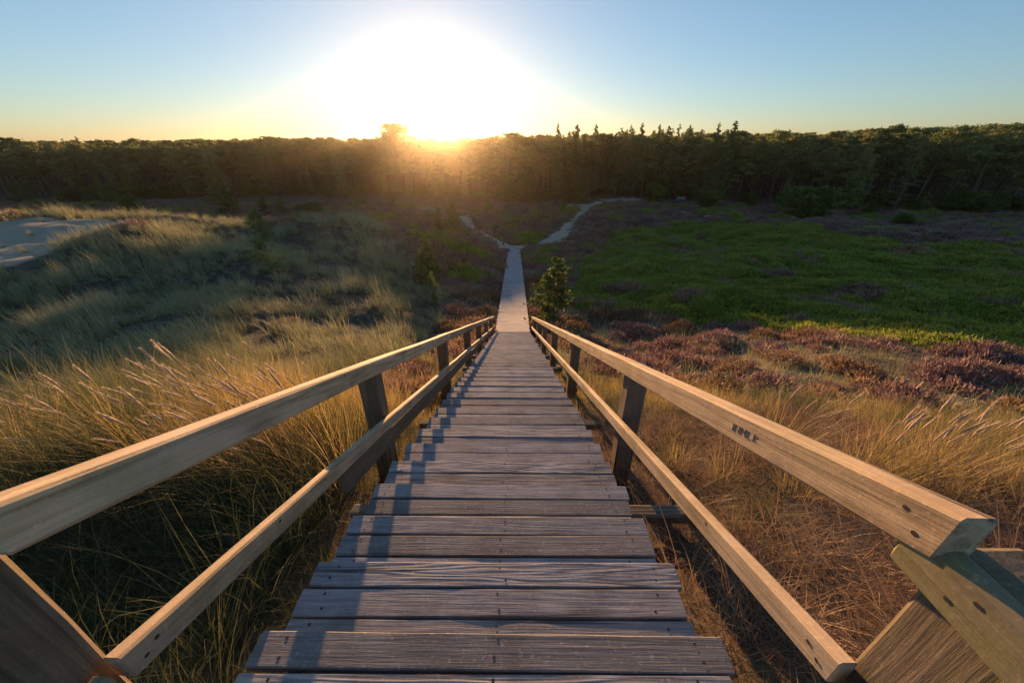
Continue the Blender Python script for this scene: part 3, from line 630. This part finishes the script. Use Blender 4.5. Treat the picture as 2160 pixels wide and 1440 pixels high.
# ------------------------------------------------------------------ trees
def tube(pts, rads, k=6):
    V = []; Q = []
    for p, r in zip(pts, rads):
        for c in range(k): V.append((p[0]+r*math.cos(c/k*6.283), p[1]+r*math.sin(c/k*6.283), p[2]))
    for i in range(len(pts)-1):
        for c in range(k): Q.append((i*k+c, i*k+(c+1) % k, (i+1)*k+(c+1) % k, (i+1)*k+c))
    return V, Q
def tree_meshes(seed, H, R, cb_, nb, ncl, ntri, size, style='pine', mat=M_PINE, elong=1.0, tr=None):
    r = np.random.default_rng(seed)
    lx, ly = r.normal(0, .03*H, 2) if style in ('pine',) else r.normal(0, .01*H, 2)
    pos = lambda t: np.array((lx*t*t, ly*t*t, H*t))
    tr = tr or H*.013+.02
    V, Q = tube([pos(t)-np.array((0, 0, .3 if t == 0 else 0)) for t in np.linspace(0, .98, 9)], [tr*(1-.9*t) for t in np.linspace(0, .98, 9)])
    V = [np.array(v) for v in V]; CV = []; rn = []
    for b in range(nb):
        t = cb_+(1-cb_)*((b+r.uniform(-.5, .5))/nb) if style != 'pine' else cb_+(.98-cb_)*r.uniform(0, 1)**.8
        t = min(max(t, cb_), .99); q = (t-cb_)/(1-cb_)
        if style == 'pine': prof = (math.sin(math.pi*min(1, (q*.85+.15))))**.6; up = r.uniform(-.05, .35)
        elif style == 'spruce': prof = ((1-q)**.65*.95+.05)*r.choice((.6, 1, 1.15)); up = r.uniform(-.3, .1)
        elif style == 'young': prof = (1-q)**.75*(.55+.45*min(1, q*4+.3))+.06; up = .55+.5*q
        else: prof = math.sin(math.pi*min(1, q*.8+.2))**.5; up = r.uniform(0, .6)
        a = r.uniform(0, 6.283); L = R*prof*r.uniform(.65, 1.15); dv = np.array((math.cos(a), math.sin(a), up)); dv /= np.linalg.norm(dv)
        p0 = pos(t); p1 = p0+dv*L; rb = max(.006, tr*(1-t)*.45)
        s = len(V)
        nrm = np.array((-math.sin(a), math.cos(a), 0)); u2 = np.cross(dv, nrm)
        for (pp, rr) in ((p0, rb), (p1, rb*.3)):
            for c in range(3): V.append(pp+(nrm*math.cos(c*2.09)+u2*math.sin(c*2.09))*rr)
        for c in range(3): Q.append((s+c, s+(c+1) % 3, s+3+(c+1) % 3, s+3+c))
        for j in range(ncl):
            f = .3+.7*(j+r.uniform(.3, 1))/ncl; cpt = p0+dv*L*f+r.normal(0, 1, 3)*np.array((.12, .12, .05))*L*.6*(style != 'young')+(r.normal(0, .05, 3)*L if style == 'young' else 0)
            if style == 'young': cpt = cpt+np.array((0, 0, .12*L*f*f))
            rad = np.array((1, 1, .5))*size*1.7*(1 if style != 'young' else .8)
            rad = rad*min(1, L/(size*5.5)+.12); N = ntri; cc = cpt+r.normal(0, .5, (N, 3))*rad; d1 = r.normal(0, 1, (N, 3)); d1 += (dv*.8 if style == 'young' else np.array((0, 0, .3))); d1 /= np.linalg.norm(d1, axis=1)[:, None]
            d2 = np.cross(d1, r.normal(0, 1, (N, 3))); d2 /= np.linalg.norm(d2, axis=1)[:, None]+1e-9
            sz = size*r.uniform(.6, 1.2, (N, 1))*min(1, L/(size*4)+.3); q_ = r.uniform(0, 1)
            tri = np.stack([cc-d2*sz*.5/elong, cc+d2*sz*.5/elong, cc+d1*sz], 1); CV.append(tri.reshape(-1, 3)); rn += list(np.repeat(np.clip(q_*.85+r.uniform(-.1, .25, N), 0, 1), 3))
    CV = np.concatenate(CV); T = np.arange(len(CV)).reshape(-1, 3)
    tm = mesh_np('trunk', np.array(V), [np.array(Q)], M_BARK, True)
    cm = mesh_np('crown', CV, [T], mat, False, None, {'rnd': rn, 'hgt': np.zeros(len(CV))})
    return tm, cm
def place(name, tm, cm, loc, s, rz, label, cat, group=None, tilt=(0, 0), sz=None):
    t = empty(name, loc, 0); t.rotation_euler = (tilt[0], tilt[1], rz); t.scale = (s, s, sz or s); tag(t, label, cat, group)
    link('trunk', tm, t); link('crown', cm, t); return t
PINES = [tree_meshes(100+i, 12, 2.6+.7*(i % 3), (.34, .5, .6, .42)[i % 4], (34, 44, 26)[i % 3], 4, 20, .27, mat=(M_PINE, M_PINE3)[i % 2]) for i in range(7)]
SPRUCE = [tree_meshes(120+i, 14, 2.3+.3*(i % 2), .1, (125, 90, 150, 100, 135)[i], 3, 11, (.25, .2, .27, .22, .24)[i], 'spruce') for i in range(5)]
FRESH = [tree_meshes(130+i, 4, 1.5, .03, 40, 3, 18, .2, 'spruce', M_PINE2) for i in range(3)]
YOUNG = [tree_meshes(140+i, 2.3, .75, .04, 32, 6, 26, .085, 'young', M_YP, 4, .028) for i in range(3)]
BUSHES = [tree_meshes(150+i, 1.6, 1.25, .05, 48, 4, 18, .15, 'bush', M_BUSH, 1.3, .05) for i in range(3)]
def front(X): return np.interp(X, [-160, -90, -45, -20, 0, 12, 22, 36, 46, 60, 90, 150], [105, 113, 120, 116, 108, 106, 113, 113, 109, 98, 88, 80])+(vnoise(np.atleast_1d(X)/7.0, np.zeros(1), 5)[0]-.5)*7
def toph(X, Y):
    px = 1080+F*X/(Y*CT+ST*13); py = np.interp(px, [0, 500, 900, 1000, 1400, 1700, 1900, 2160], [303, 297, 296, 293, 287, 284, 277, 275])
    v = (py-720)/F; return Y*(-(ST+v*CT)/(CT-v*ST))-1.0*np.exp(-((X+18)/6.)**2)
cnt = 0; sp = 4.4; fr = []
for row in range(6):
    for X in np.arange(-156, 156, sp):
        x = X+random.uniform(-1.6, 1.6); y = float(front(x))+row*4.2+random.uniform(-1.6, 1.6)
        if abs(x) < 1.42*(y*CT+8): fr.append((row, x, y))
fr = sorted(fr)[:236]
far_ = []
for (row, x, y) in fr:
    tm, cm = PINES[random.randrange(7)]; z = float(hgt(x, y)[0]); H = (float(toph(x, y))-z)*(random.uniform(.62, .92) if row < 2 and random.random() < .6 else random.choice((random.uniform(.8, .95), random.uniform(.93, 1.0), random.uniform(.97, 1.10))))
    s = H/12; place('pine_tree', tm, cm, (x, y, z), s*random.uniform(.95, 1.2), random.uniform(0, 6.28), 'dark tall pine standing in the dense forest edge across the background', 'tree', 'pines of the forest edge', (random.uniform(-.04, .04), random.uniform(-.05, .05)), s)
for i in range(52):
    x = -105+i*4.1+random.uniform(-1.6, 1.6)
    if 14 < x < 42: continue
    y = float(front(x))-random.uniform(2.5, 8); z = float(hgt(x, y)[0]); H = random.choice((random.uniform(3, 5), random.uniform(4.5, 7.5), random.uniform(6, 9.5)))
    tm, cm = FRESH[i % 3] if H < 6 else SPRUCE[i % 3]; hh = 4 if H < 6 else 14
    place('pine_tree', tm, cm, (x, y, z), H/hh*(1.0 if H < 6 else 1.25), random.uniform(0, 6.28), 'bushy mid-height pine standing just before the taller forest edge', 'tree', 'mid-height pines before the forest edge', sz=H/hh)
# the wood behind
def join_tree(tm, cm, nm):
    V = []; n0 = len(tm.vertices); a = np.empty(n0*3, np.float32); tm.vertices.foreach_get('co', a); b = np.empty(len(cm.vertices)*3, np.float32); cm.vertices.foreach_get('co', b)
    q = np.array([tuple(p.vertices) for p in tm.polygons]); t = np.array([tuple(p.vertices) for p in cm.polygons])+n0
    rn = np.empty(len(cm.vertices), np.float32); cm.attributes['rnd'].data.foreach_get('value', rn)
    return mesh_np(nm, np.concatenate([a, b]).reshape(-1, 3), [q, t], [M_BARK, cm.materials[0]], False, [0]*len(q)+[1]*len(t), {'rnd': np.concatenate([np.zeros(n0), rn]), 'hgt': np.zeros(n0+len(rn))})
wp = protos('wood_tree', [join_tree(*p, 'wood_tree') for p in PINES[:5]])
X = []; Y = []
for row in range(34):
    sp = 4.6+row*.12
    for x in np.arange(-300, 300, sp):
        y = float(front(x))+17+row*(4+row*.12)+random.uniform(-2, 2)
        if abs(x) < 1.45*(y*CT+8): X.append(x+random.uniform(-2, 2)); Y.append(y)
X = np.array(X); Y = np.array(Y); Z = hgt(X, Y); H = (toph(X, Y)-Z)*np.where(RNG.uniform(size=len(X)) < .10, RNG.uniform(1.0, 1.09, len(X)), RNG.uniform(.8, .99, len(X))**.7)
rot = np.stack([RNG.normal(0, .03, len(X)), RNG.normal(0, .03, len(X)), RNG.uniform(0, 6.28, len(X))], 1); s = H/12
scatter('far_wood', np.stack([X, Y, Z], 1), wp, rot, np.stack([s*1.15, s*1.15, s], 1), 'distant dark pine wood stretching behind the forest edge', 'wood')
# trees that stand out
def up_to(px, ytop, Y):      # the ground point under pixel column px at depth Y, and the height that reaches ytop
    X = (px-1080)/F*(Y*CT+ST*10); z = float(hgt(X, Y)[0]); v = (ytop-720)/F
    D = Y/(CT-v*ST); return (px-1080)/F*D, Y, z, -D*(ST+v*CT)-z
x, y, z, H = up_to(830, 263, 118)
rt = tree_meshes(170, 14, 4.2, .5, 70, 5, 18, .34, 'bush', M_PINE); place('pine_tree', *rt, (x, y, z), H/14, 1, 'broad round-crowned pine rising above the skyline just left of the sun', 'tree')
spk = [(1178, 258, 103), (1218, 262, 108), (1258, 261, 112), (1312, 269, 112), (1334, 262, 114), (1357, 258, 112), (1392, 262, 116), (1412, 265, 116), (1436, 261, 117), (1460, 263, 116), (1520, 257, 104), (1552, 254, 100), (158, 287, 113), (128, 292, 114)]
for i, (px, py, Y) in enumerate(spk):
    x, y, z, H = up_to(px, py, Y); tm, cm = SPRUCE[(i*2) % 5]
    lab = {0: 'tall thin spruce at the forest edge, leftmost spiky treetop right of the sun', 11: 'tall spruce whose spiky top is the rightmost of the row above the skyline', 12: 'slender spruce tip poking above the forest at the far left', 13: 'shorter spruce tip at the far left, beside the slender one'}.get(i, 'slender spruce with a spiky top poking above the forest skyline right of the sun')
    place('spruce_tree', tm, cm, (x, y, z), H/14*(.62, .95, .75, 1.1, .68, .85)[i % 6], i*1.3, lab, 'tree', None if i in (0, 11, 12, 13) else 'spiky spruces above the skyline', sz=H/14)
for i in range(34):
    px = 1150+i*13+random.uniform(-9, 9) if i < 26 else random.choice((60, 240, 420, 560, 690, 1720, 1850, 1980, 2080))+random.uniform(-20, 20)
    x, y, z, H = up_to(px, float(np.interp(px, [0, 500, 900, 1150, 1400, 1700, 2160], [297, 289, 289, 279, 273, 272, 266]))+random.uniform(-3, 6), (random.uniform(116, 121) if 1240 < px < 1490 else random.uniform(105, 118)) if px < 1700 else random.uniform(84, 92))
    tm, cm = SPRUCE[i % 5]; place('spruce_tree', tm, cm, (x, y, z), H/14*random.uniform(.8, 1.3), i*1.7, 'short conifer tip barely breaking the line of the forest canopy', 'tree', 'conifer tips along the canopy line', sz=H/14)
# young pines and bushes: (foot px, foot py, height px, kind, label)
small = [(577, 580, 128, 'Y', 'sparse young pine with upturned branches standing on the grassy dune left of the stairs'),
         (908, 600, 95, 'F', 'slim yellow-green young pine on the heath left of the boardwalk, the upper one of two'),
         (922, 645, 88, 'Y', 'leaning yellow-green young pine left of the boardwalk, the lower one of two'),
         (1163, 680, 130, 'F', 'full bushy young pine standing right beside the boardwalk'),
         (693, 628, 28, 'Y', 'tiny pine seedling in the marram on the left dune'),
         (714, 556, 12, 'Y', 'smallest pine seedling on the upper left dune'),
         (925, 478, 40, 'F', 'squat young pine by the left arm of the sand path'),
         (958, 486, 62, 'F', 'dark young pine right at the end of the left sand path'),
         (1028, 446, 40, 'F', 'small pine at the horizontal sand track behind the path junction'),
         (1190, 440, 30, 'F', 'little conical pine at the edge of the far sandy track'),
         (1700, 458, 56, 'B', 'largest dark rounded bush on the heath in front of the right forest'),
         (1378, 425, 32, 'B', 'round green bush beside the far sand clearing'),
         (1490, 438, 34, 'B', 'green bush right of the far white bench'),
         (490, 462, 90, 'F', 'tall young pine rising behind the left dune crest'),
         (462, 430, 70, 'F', 'fresh green pine behind the dune, between the tall young pine and the forest'),
         (380, 402, 36, 'F', 'pale green young pine at the foot of the left forest'),
         (318, 412, 40, 'F', 'green young pine left of the pale green one below the forest'),
         (420, 400, 30, 'F', 'faint young pine close to the left forest trunks'),
         (560, 452, 40, 'F', 'bushy pine just behind the saddle of the dune'),
         (600, 458, 44, 'F', 'wide dark pine behind the lichen hump'),
         (640, 460, 24, 'B', 'low bush on the rim of the lichen hump'),
         (665, 452, 26, 'B', 'small bush behind the lichen hump, right of the low one'),
         (240, 430, 44, 'F', 'wide young pine behind the crest of the left dune'),
         (190, 425, 40, 'F', 'young pine behind the grassy crest, left of the wide one'),
         (130, 428, 34, 'F', 'dark young pine behind the grassy crest near the left edge'),
         (70, 430, 46, 'F', 'bushy young pine behind the crest close to the left edge'),
         (40, 425, 40, 'F', 'leftmost young pine behind the grassy crest'),
         (280, 446, 30, 'B', 'dark bush touching the crest of the left dune'),
         (690, 420, 36, 'F', 'young pine in the orange glow left of the sun rays'),
         (760, 432, 46, 'F', 'large young pine below the sun, nearest the lichen hump'),
         (830, 436, 40, 'F', 'young pine below the sun beside the short sand path'),
         (1110, 425, 105, 'F', 'broad mid-height pine standing before the forest right of the sun'),
         (1060, 420, 60, 'F', 'young pine left of the broad mid-height pine'),
         (1230, 424, 50, 'F', 'young pine at the forest foot below the tallest spruce'),
         (1290, 412, 50, 'F', 'young pine behind the sand clearing'),
         (1560, 470, 0, '', ''), (1900, 478, 26, 'B', 'low pale bush on the right heath ridge'), (1830, 452, 16, 'B', 'flat green bush left of the pale bush on the right ridge')]
protoH = {'Y': 2.3, 'F': 4, 'B': 1.6}; PR = {'Y': YOUNG, 'F': FRESH, 'B': BUSHES}
wide = {'Y': 1.0, 'F': 1.0, 'B': 1.0}
for i, (px, py, hp_, kd, lab) in enumerate(small):
    if not kd: continue
    x, y, z, D = hit(px, py)
    if px < 800 and py <= 462:
        D = 13.4/(ST+(py-720)/F*CT); x, y, z = at(px, py, D); z = float(hgt(x, y)[0])
    H = hp_*D/F/(CT-(py-720)/F*ST); s = H/protoH[kd]; tm, cm = PR[kd][i % 3]; sx = s
    if px == 1700: sx = s*1.35
    if px == 922: sx = s*.7
    if px == 1163: sx = s*1.1
    if px == 577: sx = s*1.15
    place('young_pine' if kd != 'B' else 'bush', tm, cm, (x, y, z-.05), sx, i*2.1, lab, 'tree' if kd != 'B' else 'bush', tilt=(0, .25 if px == 922 else 0), sz=s)
# green undergrowth at the foot of the forest, one bush each
k = 0
for x in np.arange(-115, 115, 5.2):
    x = x+random.uniform(-1.5, 1.5); y = float(front(x))-2.2+random.uniform(-1.5, 1.5)
    if 16 < x < 40: continue
    z = float(hgt(x, y)[0]); s = random.uniform(1.1, 2.1)*(1.25 if x > 10 else 1); tm, cm = BUSHES[k % 3]; k += 1
    place('bush', tm, cm, (x, y, z), s*1.2, random.uniform(0, 6), 'green bush in the undergrowth along the foot of the forest', 'bush', 'bushes along the forest foot', sz=s)
# ------------------------------------------------------------------ heather bushes one can point at
HB = [c_ for c_ in (cushion(200, 1500, .5, .34, [M_PURPLE, M_BROWN], .07, .016, .25), cushion(201, 1500, .5, .34, [M_RUST, M_BROWN], .07, .016, .25), cushion(202, 1500, .5, .3, [M_BROWN, M_RUST], .07, .016, .25))]
for (px, py, wpx, k, lab) in [(1760, 826, 62, 0, 'rounded purple heather bush, larger of the pair on the lower right slope'), (1832, 836, 70, 0, 'purple heather bush right of the large rounded one'), (1912, 850, 66, 0, 'flat purple heather bush at the edge of the golden grass, rightmost of three'),
                              (1588, 770, 36, 0, 'small dark purple heather bush alone on pale ground'), (1520, 728, 100, 0, 'wide purple heather bush below the green slope'), (1620, 722, 90, 1, 'purple and rust heather clump at the edge of the green slope'),
                              (1712, 722, 96, 1, 'rust-topped heather clump, right of the purple and rust one'), (1560, 800, 130, 1, 'long low rust-orange heather strip beyond the right handrail'), (1345, 706, 84, 0, 'purple-brown heather bush near the far end of the right handrail'), (1440, 700, 80, 1, 'reddish heather bush right of the purple-brown one'),
                              (735, 735, 80, 2, 'dark brown heather cushion on the left slope above the handrail'), (600, 690, 70, 2, 'dark brown cushion in the marram left of the rail'), (870, 790, 110, 1, 'rust-red heather clump just behind the left handrail'), (292, 472, 46, 2, 'dark dead bush on the rim of the bare sand patch'), (1660, 770, 100, 2, 'dark green-brown heather mound between the purple bushes')]:
    x, y, z, D = hit(px, py); s = wpx*D/F/1.05; o = link('heather_bush', HB[k], None, None, (x, y, z-.02)); o.scale = (s, s, s*.8); o.rotation_euler = (0, 0, px*.7); tag(o, lab, 'heather')
# ------------------------------------------------------------------ foreground clumps with seed heads
def stalk_mesh(seed, L, bias):
    r = np.random.default_rng(seed); V = []; Q = []; dv = np.array((bias[0], bias[1], 1.)); dv /= np.linalg.norm(dv); p = np.zeros(3); pts = []
    for k in range(9): pts.append(p.copy()); p = p+dv*L/8; dv = dv+np.array((bias[0], bias[1], -.2))*.10; dv /= np.linalg.norm(dv)
    def tb(ps, rs_):
        s = len(V)
        for pt, w_ in zip(ps, rs_):
            for c in range(4): V.append(pt+np.array((math.cos(c*1.57), math.sin(c*1.57), 0))*w_)
        for k in range(len(ps)-1):
            for c in range(4): Q.append((s+k*4+c, s+k*4+(c+1) % 4, s+k*4+4+(c+1) % 4, s+k*4+4+c))
    tb(pts, [.0016]*9); st_m = mesh_np('stalk', np.array(V), [np.array(Q)], M_DRY, True, None, {'rnd': [.7]*len(V), 'hgt': [.6]*len(V)})
    V.clear(); Q.clear(); e = pts[-1]; hl = .135; P_ = [e+dv*hl*t for t in (-.05, .1, .35, .6, .85, 1.0)]
    tb(P_, [.0018, .006, .0085, .0078, .0052, .001])
    for k in range(150):
        t = r.uniform(0, 1); b = e+dv*hl*t; q = r.normal(0, 1, 3); q /= np.linalg.norm(q); w_ = np.cross(q, dv)*.0016; en = b+q*.013+dv*.02; s = len(V)
        V += [b-w_, b+w_, en+w_*.3, en-w_*.3]; Q.append((s, s+1, s+2, s+3))
    hd = mesh_np('seed_head', np.array(V), [np.array(Q)], M_SEED, False, None, {'rnd': r.uniform(0, 1, len(V)), 'hgt': [1]*len(V)})
    return st_m, hd
LS = [stalk_mesh(300+i, .80, (-.22-.09*i, -.06)) for i in range(4)]; RS = [stalk_mesh(310+i, .52, (.22+.09*i, .0)) for i in range(3)]
BIGL = [tuft(320+i, 150, .62, .17, .0045, .7, 5, (-.25, -.05), 1.0, mats=[M_DRY, M_SEED]) for i in range(3)]
BIGR = [tuft(330+i, 130, .45, .17, .004, .7, 5, (.25, 0), 1.0, mats=[M_DRY, M_SEED]) for i in range(3)]
clL = [(-1.75, 2.65, 15), (-2.05, 2.8, 16), (-2.4, 2.65, 15), (-2.75, 2.85, 13), (-1.5, 2.3, 9), (-3.2, 2.5, 8), (-3.8, 2.7, 5), (-1.95, 2.35, 10), (-2.45, 2.35, 9)]
clR = [(3.05, 2.2, 9), (3.35, 2.15, 8), (2.75, 2.1, 8), (3.7, 2.3, 6), (2.6, 2.7, 5), (3.9, 2.0, 6)]
namesL = ['nearest the left handrail', 'second from the left handrail', 'in the middle of the sunlit row', 'fourth from the left handrail', 'low against the left handrail', 'second from the left picture edge', 'closest to the left picture edge', 'in front of the second one', 'in front of the middle one']
namesR = ['in the middle right of the handrail', 'just right of the middle one', 'closest to the right handrail end', 'second from the right picture edge', 'farthest down the slope', 'closest to the right picture edge']
for lst, big, sts, nm, side in ((clL, BIGL, LS, namesL, 'left'), (clR, BIGR, RS, namesR, 'right')):
    for i, (x, y, ns) in enumerate(lst):
        z = float(hgt(x, y)[0]); t = empty('grass_clump', (x, y, z)); tag(t, 'golden grass clump with nodding seed heads, '+nm[i], 'grass clump', 'seed-headed grass clumps on the %s' % side)
        o = link('leaves', big[i % 3], t); o.rotation_euler = (0, 0, random.uniform(-.5, .5)); o.scale = (1.2, 1.2, 1.3)
        for j in range(ns):
            sm, hm = sts[random.randrange(len(sts))]; a = link('stalk', sm, t); a.location = (random.uniform(-.16, .16), random.uniform(-.16, .16), 0); a.rotation_euler = (random.uniform(-.15, .15), random.uniform(-.2, .2), random.uniform(-.5, .5)); s = random.uniform(.85, 1.2); a.scale = (s, s, s)
            h_ = link('seed_head', hm, a)
# ------------------------------------------------------------------ bench, stump, bin
x, y, z, D = hit(1436, 424); bt = empty('park_bench', (x, y, z), .1); tag(bt, 'pale wooden bench on a sandy spot at the forest edge', 'bench')
M_BENCH = wood('pale_bench_timber', (.3, .3, .3), (.45, .45, .45), (.6, .6, .58))
for yy in (0, .15, .3): beam('seat', bt, (-1.1, yy-.3, .45), (1.1, yy-.3, .45), .13, .04, M_BENCH, 3)
for zz in (.65, .83): beam('backrest', bt, (-1.1, .12, zz), (1.1, .12, zz), .04, .14, M_BENCH, 3)
for xx in (-.85, .85):
    beam('leg', bt, (xx, -.28, 0), (xx, -.28, .42), .08, .08, M_BENCH, 2, up=Vector((0, 1, 0))); beam('leg', bt, (xx, .17, 0), (xx, .17, .9), .08, .06, M_BENCH, 2, up=Vector((0, 1, 0)))
x, y, z, D = hit(1062, 517); sb = empty('wooden_stake', (x, y, z)); tag(sb, 'short dark wooden stake beside the sand path at the end of the boardwalk', 'stake')
beam('shaft', sb, (0, 0, -.2), (0, .02, .33), .22, .2, M_POST, 3, .03, up=Vector((0, 1, 0))); beam('cap', sb, (-.13, .02, .36), (.13, .02, .36), .26, .05, M_POST, 2)

# ------------------------------------------------------------------ straw blown onto the steps
N = 90; lx = RNG.uniform(-.78, .78, N); lt = RNG.integers(0, 14, N); lyy = Y0+RUN*(lt-1)+RNG.uniform(.02, .3, N); lz = Z0-RISE*lt+.004
bits = protos('straw_bit', [tuft(400+i, 3, .07, .03, .0028, .2, 3, (.3, 0), .5, mats=[M_STRAW, M_SEED], lie=1.35) for i in range(4)])
P = np.stack([lx+cx(lyy), lyy, lz], 1); rot = np.stack([np.zeros(N), np.zeros(N), RNG.uniform(0, 6.28, N)], 1)
scatter('straw_litter', P, bits, rot, np.stack([RNG.uniform(.5, 1.3, N)]*3, 1), 'loose bits of dry straw lying on the steps', 'litter')
# ------------------------------------------------------------------ haze volume added for the warm glow around the sun
HZ = 1500.0
bm = bmesh.new(); bmesh.ops.create_cube(bm, size=1); me = bpy.data.meshes.new('haze'); bm.to_mesh(me); bm.free()
hz = link('haze', me); hz.scale = (2*HZ+100, 2*HZ+100, 30); hz.location = (0, 0, -8.5); tag(hz, 'thin haze over the valley and the wood, added for the glow around the sun', 'haze', kind='stuff')
m = NT('glow_haze_air'); v = m.n('VolumePrincipled'); v.inputs['Color'].default_value = (.95, .84, .68, 1); v.inputs['Density'].default_value = .00023; v.inputs['Anisotropy'].default_value = .91
m.l(v.outputs[0], m.out.inputs['Volume']); hz.data.materials.append(m.m)
